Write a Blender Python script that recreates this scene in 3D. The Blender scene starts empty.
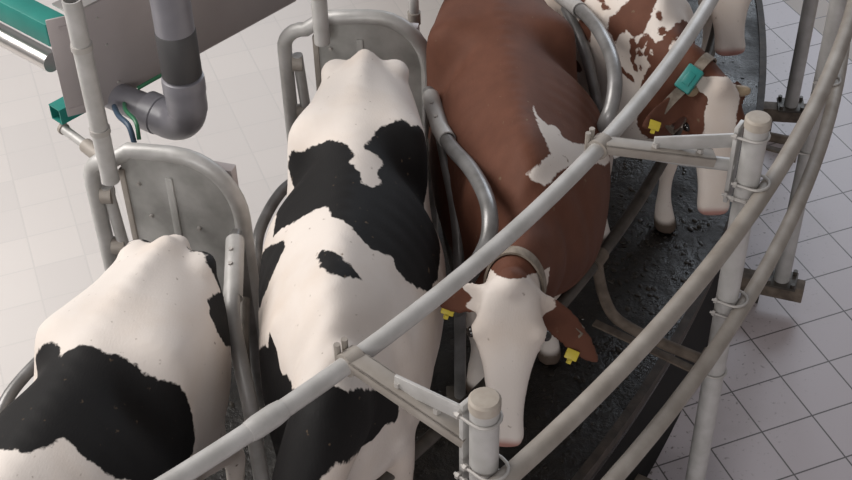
import bpy, bmesh, math, random
import numpy as np
from mathutils import Vector, Matrix, Euler
random.seed(3)
SC = bpy.context.scene
COL = SC.collection
PI = math.pi
V = Vector

# ------------------------------------------------------------------ helpers
def tag(o, label=None, cat=None, group=None, kind=None):
    if label: o['label'] = label
    if cat: o['category'] = cat
    if group: o['group'] = group
    if kind: o['kind'] = kind
    return o

def link(name, me, mat=None, parent=None, smooth=True):
    o = bpy.data.objects.new(name, me)
    COL.objects.link(o)
    if mat and not me.materials: me.materials.append(mat)
    if smooth:
        me.polygons.foreach_set('use_smooth', [True] * len(me.polygons))
    if parent:
        o.parent = parent
        o.matrix_parent_inverse = parent.matrix_basis.inverted()
    return o

def empty(name, loc, label, cat, group=None):
    o = bpy.data.objects.new(name, None)
    o.empty_display_size = .1
    COL.objects.link(o)
    o.location = loc
    return tag(o, label, cat, group)

def bm_obj(name, bm, mat=None, parent=None, smooth=True, sharp=35):
    bmesh.ops.recalc_face_normals(bm, faces=bm.faces)
    me = bpy.data.meshes.new(name)
    bm.to_mesh(me); bm.free()
    o = link(name, me, mat, parent, smooth)
    if smooth and sharp:
        me.set_sharp_from_angle(angle=math.radians(sharp))
    return o

def crom(pts, n):
    """Catmull-Rom through pts (arrays), n samples per span"""
    P = [np.array(p, float) for p in pts]
    P = [2 * P[0] - P[1]] + P + [2 * P[-1] - P[-2]]
    out = []
    for i in range(1, len(P) - 2):
        for k in range(n):
            t = k / n
            a, b, c, d = P[i - 1], P[i], P[i + 1], P[i + 2]
            out.append(.5 * ((2 * b) + (-a + c) * t + (2 * a - 5 * b + 4 * c - d) * t * t + (-a + 3 * b - 3 * c + d) * t ** 3))
    out.append(P[-2])
    return np.array(out)

def tube(bm, pts, r, seg=14, caps=True, hollow=False):
    """sweep a circle of radius r (number or list) along a polyline"""
    P = [V(p) for p in pts]
    R = r if hasattr(r, '__len__') else [r] * len(P)
    rings = []
    t0 = (P[1] - P[0]).normalized()
    ref = V((0, 0, 1)) if abs(t0.z) < .9 else V((1, 0, 0))
    u = t0.cross(ref).normalized()
    for i, p in enumerate(P):
        if i == 0: t = P[1] - P[0]
        elif i == len(P) - 1: t = P[-1] - P[-2]
        else: t = (P[i + 1] - p).normalized() + (p - P[i - 1]).normalized()
        t.normalize()
        u = (u - t * u.dot(t)).normalized()
        w = t.cross(u)
        rings.append([bm.verts.new(p + (u * math.cos(2 * PI * k / seg) + w * math.sin(2 * PI * k / seg)) * R[i]) for k in range(seg)])
    for a, b in zip(rings, rings[1:]):
        for k in range(seg):
            bm.faces.new((a[k], a[(k + 1) % seg], b[(k + 1) % seg], b[k]))
    if caps:
        bm.faces.new(rings[0][::-1]); bm.faces.new(rings[-1])
    return rings

def hollow_tube(bm, pts, r, wall=.006, seg=18):
    """an open pipe: outer skin, inner skin and the two end rims"""
    a = tube(bm, pts, r, seg, caps=False)
    b = tube(bm, pts, r - wall, seg, caps=False)
    for q in (0, -1):
        for k in range(seg):
            bm.faces.new((a[q][k], a[q][(k + 1) % seg], b[q][(k + 1) % seg], b[q][k]))

def box(bm, mn, mx, M=None, bevel=0):
    r = bmesh.ops.create_cube(bm, size=1)
    vs = r['verts']
    c = [(a + b) / 2 for a, b in zip(mn, mx)]; s = [b - a for a, b in zip(mn, mx)]
    for v in vs: v.co = V((v.co.x * s[0] + c[0], v.co.y * s[1] + c[1], v.co.z * s[2] + c[2]))
    if bevel:
        es = list({e for v in vs for e in v.link_edges})
        rb = bmesh.ops.bevel(bm, geom=es, offset=bevel, segments=2, affect='EDGES', profile=.5)
        vs = list({v for f in rb['faces'] for v in f.verts} | {v for v in vs if v.is_valid})
    if M is not None:
        for v in vs: v.co = M @ v.co
    return vs

def frame(o, x, z=(0, 0, 1)):
    """matrix with origin o, X along x, Z near z"""
    X = V(x).normalized(); Z = V(z); Y = Z.cross(X).normalized(); Z = X.cross(Y)
    M = Matrix((X, Y, Z)).transposed().to_4x4(); M.translation = V(o)
    return M

# ------------------------------------------------------------------ materials
def mat(name, base, rough=.5, metal=0., noise=None, nscale=8., bump=0., spec=.5, coat=0.):
    m = bpy.data.materials.new(name); m.use_nodes = True
    nt = m.node_tree; b = nt.nodes['Principled BSDF']
    b.inputs['Base Color'].default_value = (*base, 1)
    b.inputs['Roughness'].default_value = rough
    b.inputs['Metallic'].default_value = metal
    b.inputs['Specular IOR Level'].default_value = spec
    if coat: b.inputs['Coat Weight'].default_value = coat
    tc = nt.nodes.new('ShaderNodeTexCoord')
    n = nt.nodes.new('ShaderNodeTexNoise'); n.inputs['Scale'].default_value = nscale; n.inputs['Detail'].default_value = 6
    nt.links.new(tc.outputs['Object'], n.inputs['Vector'])
    if noise:
        r = nt.nodes.new('ShaderNodeValToRGB')
        r.color_ramp.elements[0].position = .35; r.color_ramp.elements[1].position = .68
        r.color_ramp.elements[0].color = (*noise, 1); r.color_ramp.elements[1].color = (*base, 1)
        nt.links.new(n.outputs['Fac'], r.inputs['Fac'])
        nt.links.new(r.outputs['Color'], b.inputs['Base Color'])
    if bump:
        bp = nt.nodes.new('ShaderNodeBump'); bp.inputs['Strength'].default_value = bump; bp.inputs['Distance'].default_value = .02
        nt.links.new(n.outputs['Fac'], bp.inputs['Height']); nt.links.new(bp.outputs['Normal'], b.inputs['Normal'])
    return m

def coat_mat(name, white, dark, edge=.012):
    """hair coat: attribute 'coat' is the signed distance to the dark patches, 'pink' bare skin, 'horn' hooves"""
    m = bpy.data.materials.new(name); m.use_nodes = True
    nt = m.node_tree; N = nt.nodes; L = nt.links; b = N['Principled BSDF']
    def attr(n):
        a = N.new('ShaderNodeAttribute'); a.attribute_name = n; return a.outputs['Fac']
    def math_(op, a, b_=None, c=None, clamp=False):
        x = N.new('ShaderNodeMath'); x.operation = op; x.use_clamp = clamp
        for i, v in enumerate((a, b_, c)):
            if v is None: continue
            if isinstance(v, (int, float)): x.inputs[i].default_value = v
            else: L.new(v, x.inputs[i])
        return x.outputs[0]
    def mix(f, a, c):
        x = N.new('ShaderNodeMix'); x.data_type = 'RGBA'
        L.new(f, x.inputs[0])
        for i, v in ((6, a), (7, c)):
            if isinstance(v, tuple): x.inputs[i].default_value = (*v, 1)
            else: L.new(v, x.inputs[i])
        return x.outputs[2]
    tc = N.new('ShaderNodeTexCoord')
    def noise(s, d=4, sc=None):
        n = N.new('ShaderNodeTexNoise'); n.inputs['Scale'].default_value = s; n.inputs['Detail'].default_value = d
        if sc:
            mp = N.new('ShaderNodeMapping'); mp.inputs['Scale'].default_value = sc
            L.new(tc.outputs['Object'], mp.inputs['Vector']); L.new(mp.outputs[0], n.inputs['Vector'])
        else: L.new(tc.outputs['Object'], n.inputs['Vector'])
        return n.outputs['Fac']
    n1 = noise(45, 6)
    sd = math_('MULTIPLY_ADD', math_('SUBTRACT', n1, .5), edge * 2.4, attr('coat'))
    f = math_('MULTIPLY_ADD', sd, -1 / .006, .5, True)          # 1 inside the dark patches
    n2 = noise(3.2, 5)
    n3 = noise(14, 5)
    wf = math_('MULTIPLY', math_('SUBTRACT', n2, .42, clamp=True), 2.2, clamp=True)
    wc = mix(wf, white, tuple(w * k for w, k in zip(white, (.86, .78, .70))))
    df = math_('MULTIPLY', math_('SUBTRACT', n3, .35, clamp=True), 1.8, clamp=True)
    dc = mix(df, dark, tuple(d * 1.28 for d in dark))
    c = mix(f, wc, dc)
    # flecks of dried dirt on the hair
    n4 = noise(32, 2)
    c = mix(math_('MULTIPLY', math_('SUBTRACT', n4, .705, clamp=True), 9., clamp=True), c, (.16, .11, .07))
    c = mix(attr('pink'), c, (.40, .21, .18))
    c = mix(attr('horn'), c, (.09, .065, .05))
    L.new(c, b.inputs['Base Color'])
    b.inputs['Roughness'].default_value = .68
    b.inputs['Specular IOR Level'].default_value = .2
    b.inputs['Sheen Weight'].default_value = .0
    bp = N.new('ShaderNodeBump'); bp.inputs['Strength'].default_value = .10; bp.inputs['Distance'].default_value = .01
    L.new(noise(70, 4, (1, 2.5, 1)), bp.inputs['Height']); L.new(bp.outputs['Normal'], b.inputs['Normal'])
    return m

WHITE = (.67, .612, .568)
M_HOL = coat_mat('holstein_coat', WHITE, (.008, .0074, .0076))
M_SIM = coat_mat('red_coat', (.68, .622, .578), (.108, .043, .0265))

# ------------------------------------------------------------------ cattle
# half profiles (y, z) from spine to belly at stations x, measured from the tail head forward
PROF = [
 (-.035, [(0, 1.28), (.03, 1.28), (.05, 1.25), (.06, 1.2), (.06, 1.12), (.05, 1.05), (.03, .98), (0, .95)]),
 (.0,  [(0, 1.37), (.035, 1.365), (.085, 1.31), (.145, 1.27), (.16, 1.10), (.14, .95), (.09, .84), (0, .80)]),
 (.09, [(0, 1.405), (.04, 1.385), (.11, 1.335), (.19, 1.27), (.215, 1.08), (.2, .9), (.12, .76), (0, .70)]),
 (.25, [(0, 1.425), (.06, 1.40), (.16, 1.35), (.235, 1.25), (.265, 1.05), (.25, .84), (.16, .66), (0, .60)]),
 (.45, [(0, 1.435), (.085, 1.42), (.20, 1.39), (.268, 1.31), (.275, 1.08), (.265, .84), (.19, .62), (0, .56)]),
 (.53, [(0, 1.43), (.085, 1.415), (.205, 1.385), (.27, 1.31), (.285, 1.10), (.275, .84), (.2, .61), (0, .54)]),
 (.66, [(0, 1.415), (.095, 1.385), (.175, 1.31), (.222, 1.22), (.305, 1.02), (.315, .80), (.22, .59), (0, .52)]),
 (.82, [(0, 1.415), (.11, 1.375), (.225, 1.29), (.315, 1.16), (.36, .97), (.33, .76), (.23, .57), (0, .50)]),
 (1.0, [(0, 1.41), (.11, 1.37), (.235, 1.27), (.325, 1.12), (.36, .95), (.34, .75), (.23, .58), (0, .52)]),
 (1.2, [(0, 1.42), (.095, 1.37), (.215, 1.26), (.30, 1.10), (.33, .93), (.315, .76), (.21, .60), (0, .55)]),
 (1.38, [(0, 1.44), (.075, 1.40), (.18, 1.28), (.26, 1.12), (.28, .95), (.275, .77), (.18, .63), (0, .58)]),
 (1.50, [(0, 1.42), (.07, 1.37), (.155, 1.25), (.215, 1.08), (.235, .92), (.225, .78), (.16, .65), (0, .60)]),
 (1.62, [(0, 1.34), (.07, 1.30), (.13, 1.20), (.165, 1.04), (.18, .92), (.17, .80), (.12, .69), (0, .65)]),
 (1.71, [(0, 1.25), (.055, 1.22), (.09, 1.15), (.11, 1.04), (.12, .94), (.11, .85), (.08, .77), (0, .74)]),
 (1.75, [(0, 1.16), (.03, 1.14), (.05, 1.09), (.06, 1.02), (.06, .96), (.05, .9), (.03, .86), (0, .85)]),
]

def loft(bm, rings):
    R = [[bm.verts.new(p) for p in r] for r in rings]
    n = len(R[0])
    for a, b in zip(R, R[1:]):
        for k in range(n):
            bm.faces.new((a[k], a[(k + 1) % n], b[(k + 1) % n], b[k]))
    bm.faces.new(R[0][::-1]); bm.faces.new(R[-1])

def torso(bm, wid=1., fwid=1., lean=1., lift=0., lx=.5):
    xs = [s[0] for s in PROF]
    arr = [np.concatenate([[s[0]], np.array(s[1]).ravel()]) for s in PROF]
    A = crom(arr, 4)
    rings = []
    for a in A:
        x = a[0]; q = a[1:].reshape(-1, 2).copy(); q[:, 0] *= wid * (1 + (fwid - 1) * min(1, max(0, (x - 1.2) / .3)))
        full = [(-y, z) for y, z in q] + [(y, z) for y, z in q[1:-1][::-1]]
        full = [full[-1]] + full + [full[0], full[1]]
        h = crom(full, 3)[3:-4]
        rings.append([V((x, y, z)) for y, z in h])
    for ring in rings:
        for p in ring:
            if p.y < 0: p.y *= 1 + (lean - 1) * min(1, max(0, (p.x - lx) / .3))
            k = min(1, max(0, (p.x - 1.42) / .2)) * min(1, max(0, (1.15 - p.z) / .4))
            p.z += lift * k
    loft(bm, rings)

HEAD = [ # t, half width, front height, back depth
 (-.06, .045, .005, .05), (-.02, .075, .038, .09), (.05, .098, .052, .14), (.14, .110, .056, .165), (.26, .128, .054, .175), (.34, .126, .052, .17),
 (.45, .102, .050, .15), (.58, .083, .047, .125), (.72, .072, .044, .105), (.84, .070, .040, .092), (.92, .076, .034, .085), (.98, .070, .018, .07), (1.02, .045, -.005, .04)]

def head(bm, P, a, n, L):
    s = a.cross(n)
    A = crom(HEAD, 4)
    rings = []
    for t, w, f, b in A:
        ring = []
        for k in range(24):
            an = 2 * PI * k / 24
            c, q = math.cos(an), math.sin(an)
            e = .72
            cx = math.copysign(abs(c) ** e, c); qy = math.copysign(abs(q) ** e, q)
            wy = w * cx * (1. if q > 0 else 1 - .28 * abs(q))
            hz = f * qy if q > 0 else b * qy
            ring.append(P + a * (t * L) + s * wy + n * hz)
        rings.append(ring)
    loft(bm, rings)
    for sg in (-1, 1):   # eye sockets, cheeks, nostrils
        ball(bm, P + a * (.29 * L) + s * sg * .105 + n * .012, .042, (1, 1, 1))
        ball(bm, P + a * (.40 * L) + s * sg * .075 - n * .10, .055, (1, 1, 1))
        ball(bm, P + a * (.95 * L) + s * sg * .045 + n * .008, .030, (1, 1, 1))
    ball(bm, P + a * (.0) + n * .012, .066, (1, 1, 1))

def ball(bm, c, r, sc):
    g = bmesh.ops.create_icosphere(bm, subdivisions=2, radius=r)
    for v in g['verts']: v.co = V((v.co.x * sc[0], v.co.y * sc[1], v.co.z * sc[2])) + c

def ear(bm, root, tip, nrm, w=.068, th=.015):
    d = tip - root; L = d.length; d.normalize()
    b = d.cross(nrm).normalized(); n2 = b.cross(d)
    rings = []
    for t, k in ((-.12, .35), (.0, .5), (.2, .85), (.45, 1.), (.68, .9), (.86, .6), (.97, .28), (1.0, .12)):
        c = root + d * (L * t) + n2 * (-.02 * math.sin(PI * max(t, 0)))
        ring = []
        for q in range(12):
            an = 2 * PI * q / 12
            ring.append(c + b * (w * k * math.cos(an)) + n2 * ((th + .004 * (1 - k)) * math.sin(an) + .018 * k * math.cos(an) ** 2))
        rings.append(ring)
    loft(bm, rings)

def limb(bm, pts, seg=12):
    """pts: (x,y,z,rx,ry)"""
    A = crom(pts, 4)
    rings = []
    for x, y, z, rx, ry in A:
        rings.append([V((x + rx * math.cos(2 * PI * k / seg), y + ry * math.sin(2 * PI * k / seg), z)) for k in range(seg)])
    loft(bm, rings)

def poly_sd(P, poly):
    """signed distance of points P (n,2) to a polygon, negative inside"""
    Q = np.array(poly, float); d2 = np.full(len(P), 1e9); inside = np.zeros(len(P), bool)
    for i in range(len(Q)):
        a = Q[i]; b = Q[(i + 1) % len(Q)]
        ab = b - a; t = np.clip(((P - a) @ ab) / (ab @ ab + 1e-12), 0, 1)
        d2 = np.minimum(d2, ((P - a - t[:, None] * ab) ** 2).sum(1))
        if a[1] != b[1]:
            c = ((a[1] > P[:, 1]) != (b[1] > P[:, 1])) & (P[:, 0] < (b[0] - a[0]) * (P[:, 1] - a[1]) / (b[1] - a[1]) + a[0])
            inside ^= c
    d = np.sqrt(d2)
    return np.where(inside, -d, d)

ARC = .40      # metres of girth per radian round the body axis
def body_space(co):
    return np.stack([co[:, 0], np.arctan2(co[:, 1], co[:, 2] - .93) * ARC], 1)

def make_cow(name, label, W, hd, scale, poll, muzzle, nh, ears, coat, material, wid=1., front=(0., 0.), hind=(0., 0.), headless=False, neck_up=0., tail=0., fwid=1., tags=(), horns=False, collar=None, lean=1., lift=0., lx=.5):
    """W: withers (x,y) on the platform; hd: heading in degrees; poll, muzzle: world points; ears: two world tips"""
    h = math.radians(hd)
    rot = Matrix.Rotation(h, 4, 'Z')
    org = V((W[0], W[1], PLAT)) - rot @ V((1.42 * scale, 0, 0))
    M = Matrix.Translation(org) @ rot @ Matrix.Scale(scale, 4)
    Mi = M.inverted()
    bm = bmesh.new()
    torso(bm, wid, fwid, lean, lift, lx)
    P = Mi @ V(poll); Q = Mi @ V(muzzle)
    a = Q - P; L = a.length / .98; a.normalize()
    n = (Mi.to_3x3() @ V(nh)); n = (n - a * n.dot(a)).normalized(); s = a.cross(n)
    head(bm, P, a, n, L)
    # neck: from the shoulders to the back of the skull
    hb = P + a * (.10 * L) - n * .085
    p0 = V((1.50, 0, 1.06)); p1 = V((1.72, 0, 1.08 + neck_up)); 
    pm = p1.lerp(hb, .5) + V((0, 0, .03)) - n * .02
    path = crom([p0, p1, pm, hb, hb + (hb - pm) * .25], 5)
    tt = np.linspace(0, 1, len(path))
    rings = []
    for i, (c, t) in enumerate(zip(path, tt)):
        d = V(path[min(i + 1, len(path) - 1)] - path[max(i - 1, 0)]).normalized()
        side = V((0, 1, 0)).lerp(s if s.y > 0 else -s, min(1, t * 1.05)).normalized()
        side = (side - d * side.dot(d)).normalized(); upv = side.cross(d)
        if upv.z < 0: upv = -upv
        rl = np.interp(t, [0, .3, .6, .85, 1], [.15, .125, .105, .098, .085]); ru = np.interp(t, [0, .3, .6, .85, 1], [.27, .22, .165, .125, .09])
        rings.append([V(c) + side * rl * math.cos(2 * PI * k / 20) + upv * ru * math.sin(2 * PI * k / 20) for k in range(20)])
    loft(bm, rings)
    for sg, tip in zip((1, -1), ears):
        if tip is None: continue
        ear(bm, P + a * (.07 * L) + s * sg * .085 - n * .03, Mi @ V(tip), n)
    # legs
    for sg in (-1, 1):
        fx = front[0 if sg < 0 else 1]; hx = hind[0 if sg < 0 else 1]
        limb(bm, [(1.50, sg * .17, .86, .13, .08), (1.47 + fx * .3, sg * .185, .66, .085, .065), (1.47 + fx * .6, sg * .18, .42, .058, .052), (1.47 + fx * .8, sg * .175, .25, .036, .034),
                  (1.48 + fx, sg * .175, .12, .046, .044), (1.51 + fx, sg * .175, .05, .062, .056), (1.53 + fx, sg * .175, .004, .070, .062)])
        limb(bm, [(.34, sg * .17, .95, .20, .09), (.36 + hx * .3, sg * .19, .72, .14, .08), (.20 + hx * .6, sg * .18, .52, .075, .055), (.12 + hx * .8, sg * .175, .40, .05, .045), (.15 + hx * .9, sg * .175, .24, .036, .036),
                  (.17 + hx, sg * .175, .12, .046, .044), (.20 + hx, sg * .175, .05, .060, .056), (.22 + hx, sg * .175, .004, .070, .062)])
    # udder and tail
    ball(bm, V((.42, 0, .60)), .19, (1.05, .95, .9))
    limb(bm, [(.0, 0, 1.35, .04, .05), (-.055, tail * .3, 1.30, .034, .04), (-.085, tail * .6, 1.12, .026, .028), (-.07, tail, .85, .02, .02), (-.06, tail, .62, .026, .026), (-.06, tail, .5, .03, .03), (-.06, tail, .42, .012, .012)])
    # shoulder blades
    for sg in (-1, 1):
        ball(bm, V((1.40, sg * .165, 1.08)), .15, (.7, .62, 1.35))
    # wings of the hook bones
    for sg in (-1, 1):
        ball(bm, V((.49, sg * .220 * wid * (lean * .95 if sg < 0 else 1), 1.345)), .048, (1.4, .9, .7))
        ball(bm, V((.045, sg * .116, 1.295)), .068, (1.2, 1., .8))
    ball(bm, V((.06, 0, 1.36)), .055, (1.5, .8, .8))
    bmesh.ops.recalc_face_normals(bm, faces=bm.faces)
    me = bpy.data.meshes.new(name); bm.to_mesh(me); bm.free()
    o = bpy.data.objects.new(name, me); COL.objects.link(o)
    md = o.modifiers.new('r', 'REMESH'); md.mode = 'VOXEL'; md.voxel_size = .0135; md.adaptivity = 0
    sm = o.modifiers.new('s', 'SMOOTH'); sm.factor = .5; sm.iterations = 12
    dg = bpy.context.evaluated_depsgraph_get(); dg.update()
    me2 = bpy.data.meshes.new_from_object(o.evaluated_get(dg))
    o.modifiers.clear(); o.data = me2; me2.name = name; bpy.data.meshes.remove(me)
    me2.materials.clear(); me2.materials.append(material)
    o.matrix_world = M
    me2.polygons.foreach_set('use_smooth', [True] * len(me2.polygons))
    # coat pattern
    nv = len(me2.vertices); co = np.zeros(nv * 3); me2.vertices.foreach_get('co', co); co = co.reshape(-1, 3)
    # ribs, spine knuckles and skin folds as real relief
    nn = np.zeros(nv * 3); me2.vertices.foreach_get('normal', nn); nn = nn.reshape(-1, 3)
    B_ = body_space(co); ab = np.abs(B_[:, 1])
    win = np.clip((co[:, 0] - .70) / .12, 0, 1) * np.clip((1.34 - co[:, 0]) / .12, 0, 1) * np.clip((ab - .07) / .1, 0, 1) * np.clip((.62 - ab) / .15, 0, 1)
    dsp = .0014 * win * (.6 + .4 * np.sin(co[:, 0] * 13 + 5 * co[:, 1])) * np.sin((co[:, 0] - .22 * ab) * 2 * PI / .082)
    dsp += .0016 * np.clip(1 - ab / .035, 0, 1) * np.clip((1.45 - co[:, 0]) / .1, 0, 1) * (co[:, 2] > 1.2) * np.sin(co[:, 0] * 2 * PI / .066)
    dsp += -.010 * np.exp(-((co[:, 0] - .66) / .07) ** 2 - ((ab - .20) / .07) ** 2)
    dsp += .0025 * np.sin(co[:, 0] * 41 + 6 * np.sin(co[:, 1] * 9)) * np.clip((co[:, 0] - 1.42) / .1, 0, 1) * np.clip((1.9 - co[:, 0]) / .1, 0, 1) * (co[:, 2] > .8)
    dh = co - np.array(P); far = np.clip((np.linalg.norm(dh - np.array(a) * .25, axis=1) - .34) / .08, 0, 1)
    co = co + nn * (dsp * far)[:, None]
    me2.vertices.foreach_set('co', co.ravel()); me2.update()
    d = co - np.array(P)
    H = np.stack([d @ np.array(a) / L, d @ np.array(s), d @ np.array(n)], 1)
    earm = np.zeros(nv, bool); earw = np.full(nv, -1.)
    for sg, tip in zip((1, -1), ears):
        if tip is None: continue
        r = np.array(P + a * (.07 * L) + s * sg * .085 - n * .03); t = np.array(Mi @ V(tip)); ax = t - r; ll = np.linalg.norm(ax); ax /= ll
        w = (co - r) @ ax; off = np.linalg.norm(co - r - w[:, None] * ax, axis=1)
        q = (w > .025) & (w < ll + .03) & (off < .075); earm |= q; earw = np.where(q, w, earw)
    ishead = (H[:, 0] > -.12) & (H[:, 0] < 1.1) & (np.abs(H[:, 1]) < .2) & (H[:, 2] > -.2) & (H[:, 2] < .1) & (co[:, 0] > 1.5) & ~earm
    sd = coat(co, body_space(co), H, ishead, earw)
    pink = np.clip((H[:, 0] - .935) / .05, 0, 1) * ishead
    horn = np.clip((.07 - co[:, 2]) / .02, 0, 1)
    for nm, arr in (('coat', sd), ('pink', pink), ('horn', horn)):
        at_ = me2.attributes.new(nm, 'FLOAT', 'POINT'); at_.data.foreach_set('value', arr.astype(np.float32))
    tag(o, label, 'cow')
    # ear tags, horn buds, collar
    for wp, nv_ in tags:
        c = Mi @ V(wp); ok, hit, nr, fi = o.closest_point_on_mesh(c)
        b2 = bmesh.new()
        F = frame((0, 0, 0), Mi.to_3x3() @ V((nv_[1], -nv_[0], .25)), Mi.to_3x3() @ V(nv_))
        box(b2, (-.025, -.020, -.003), (.025, .020, .003), F, .004)
        box(b2, (-.010, .016, -.003), (.010, .036, .003), F, .002)
        r_ = bmesh.ops.create_cone(b2, cap_ends=True, segments=10, radius1=.009, radius2=.007, depth=.016)
        for v in r_['verts']: v.co = F @ (v.co + V((0, .029, .003)))
        e = bm_obj('ear_tag', b2, M_TAG); e.parent = o; e.location = c.lerp(hit, .6) + (Mi.to_3x3() @ V(nv_)).normalized() * .012
        tag(e, 'yellow plastic ear tag')
    if horns:
        for sg in (-1, 1):
            b2 = bmesh.new(); b_ = P + a * (.03 * L) + s * sg * .085 - n * .01
            tube(b2, crom([b_, b_ + s * sg * .03 + n * .006, b_ + s * sg * .058 + n * .02], 3), [.026, .026, .025, .024, .022, .019, .011], 12)
            e = bm_obj('horn', b2, M_HORN); e.parent = o; tag(e, 'short tan horn bud')
    if collar:
        ct, cw, cm, cbox = collar
        i0 = min(range(len(path)), key=lambda i: abs(tt[i] - ct))
        c = V(path[i0]); d = V(path[i0 + 1] - path[i0 - 1]).normalized()
        u = d.cross(V((0, 0, 1))).normalized(); w_ = u.cross(d)
        b2 = bmesh.new(); nseg = 48; rr = []
        for k in range(nseg):
            an = 2 * PI * k / nseg; dr = u * math.cos(an) + w_ * math.sin(an)
            ok, hit, nr, fi = o.ray_cast(c + dr * .6, -dr)
            rr.append(min((hit - c).length, .30) if ok else .16)
        rr = [max(rr[k], (rr[k - 1] + rr[(k + 1) % nseg]) / 2) for k in range(nseg)]
        q = []
        for k in range(nseg):
            an = 2 * PI * k / nseg; dr = u * math.cos(an) + w_ * math.sin(an)
            q.append([b2.verts.new(c + dr * (rr[k] + e_) + d * (cw * f_)) for e_, f_ in ((.004, -.5), (.013, -.5), (.013, .5), (.004, .5))])
        for k in range(nseg):
            A_, B_ = q[k], q[(k + 1) % nseg]
            for j in range(4): b2.faces.new((A_[j], A_[(j + 1) % 4], B_[(j + 1) % 4], B_[j]))
        col_ = bm_obj('collar', b2, cm); col_.parent = o
        if cbox:
            an = cbox; k = int(round(an / (2 * PI) * nseg)) % nseg
            dr = u * math.cos(an) + w_ * math.sin(an)
            F = frame(c + dr * (rr[k] + .03), d, dr)
            b2 = bmesh.new(); box(b2, (-.038, -.058, -.02), (.038, .058, .02), F, .008)
            box(b2, (-.018, -.03, .018), (.018, .03, .024), F, .003)
            e = bm_obj('transponder', b2, M_TEAL_PLASTIC); e.parent = col_; tag(e, 'teal plastic box on the strap')
    eyes = []
    for sg in (-1, 1):
        b2 = bmesh.new(); bmesh.ops.create_uvsphere(b2, u_segments=16, v_segments=10, radius=.021)
        e = bm_obj('eye', b2, M_EYE); e.parent = o; e.location = P + a * (.30 * L) + s * sg * .1335 + n * .012
    return o, M, (P, a, n, s, L)


# ------------------------------------------------------------------ place
PLAT = .85
CEN = V((-5.6, 8.3, 0))          # hub of the rotary platform
M_TAG = mat('tag_plastic', (.62, .50, .05), .45)
M_HORN = mat('horn', (.42, .33, .22), .55, noise=(.25, .18, .11), nscale=20)
M_TEAL_PLASTIC = mat('teal_plastic', (.02, .22, .20), .4)
M_STRAP = mat('strap', (.26, .22, .18), .75, noise=(.16, .13, .10), nscale=30)
M_EYE = mat('eye', (.008, .006, .005), .08, spec=.7)

#COWS
# coat patches as outlines on the hide: (metres forward of the tail head, metres of girth left of the spine)
HOL_SADDLE = [(0.545, -0.300), (0.562, -0.235), (0.596, -0.181), (0.614, -0.122), (0.627, -0.069), (0.667, -0.019), (0.740, 0.015), (0.782, 0.000), (0.833, 0.036), (0.882, 0.045), (0.886, 0.080), (0.838, 0.107), (0.798, 0.088), (0.713, 0.106), (0.696, 0.084), (0.689, 0.033), (0.639, 0.055), (0.568, 0.072), (0.524, 0.117), (0.503, 0.143), (0.515, 0.170), (0.481, 0.224), (0.484, 0.227), (0.486, 0.280), (0.538, 0.363), (0.778, 0.390), (0.882, 0.445), (1.029, 0.455), (1.074, 0.426), (1.120, 0.417), (1.161, 0.354), (1.208, 0.255), (1.200, 0.199), (1.161, 0.172), (1.186, 0.102), (1.164, 0.058), (1.112, 0.017), (1.075, -0.029), (1.013, -0.046), (1.002, -0.063), (0.995, -0.150), (0.999, -0.172), (0.974, -0.236), (0.959, -0.309), (0.773, -0.296)]
HOL_OVAL = [(1.271, -0.057), (1.244, -0.044), (1.279, -0.009), (1.324, 0.031), (1.349, 0.060), (1.371, 0.076), (1.403, 0.025), (1.401, -0.008), (1.356, -0.033)]
HOL_FLANK = [(1.041, -0.229), (1.086, -0.214), (1.141, -0.276), (1.170, -0.355), (1.147, -0.484), (1.112, -0.575), (1.062, -0.548), (0.970, -0.536), (0.891, -0.474), (1.021, -0.263)]
HOL_FRONT = [(1.347, -0.548), (1.316, -0.545), (1.436, -0.334), (1.473, -0.296), (1.494, -0.319), (1.490, -0.404), (1.609, -0.204), (1.670, -0.172), (1.764, -0.100), (1.779, -0.044), (1.792, 0.028), (1.786, 0.072), (1.633, 0.224), (1.599, 0.311), (1.569, 0.345), (1.583, 0.520), (1.607, 0.560), (1.639, 0.474), (1.703, 0.458), (1.836, 0.218), (1.905, 0.140), (1.954, 0.055), (1.985, 0.005), (2.024, -0.056), (2.072, -0.274), (2.007, -0.617), (1.541, -0.787), (1.398, -0.730)]
RUMP_PATCH = [(0.573, -0.146), (0.571, -0.120), (0.593, -0.077), (0.643, -0.059), (0.617, -0.043), (0.595, -0.013), (0.584, 0.019), (0.595, 0.051), (0.578, 0.099), (0.583, 0.141), (0.592, 0.163), (0.576, 0.218), (0.551, 0.259), (0.535, 0.317), (0.530, 0.384), (0.547, 0.488), (0.590, 0.526), (0.675, 0.492), (0.824, 0.429), (0.936, 0.248), (0.940, 0.162), (0.930, 0.136), (0.918, 0.078), (0.955, 0.071), (0.993, 0.045), (1.018, 0.031), (1.020, -0.045), (0.956, -0.182), (0.802, -0.230), (0.693, -0.189), (0.577, -0.217)]
RUMP_SPOT = [(0.166, 0.212), (0.095, 0.227), (0.026, 0.252), (0.038, 0.335), (0.087, 0.519), (0.188, 0.391), (0.219, 0.296), (0.208, 0.244)]
RED_SHOULDER = [(1.155, 0.051), (1.202, 0.057), (1.239, 0.067), (1.268, 0.094), (1.240, 0.132), (1.298, 0.154), (1.290, 0.205), (1.199, 0.325), (1.081, 0.465), (1.018, 0.571), (1.172, 0.473), (1.305, 0.314), (1.418, 0.206), (1.496, 0.124), (1.575, 0.076), (1.599, 0.054), (1.592, 0.016), (1.571, -0.010), (1.532, 0.037), (1.463, 0.079), (1.430, 0.074), (1.347, 0.053), (1.254, 0.050)]
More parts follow.
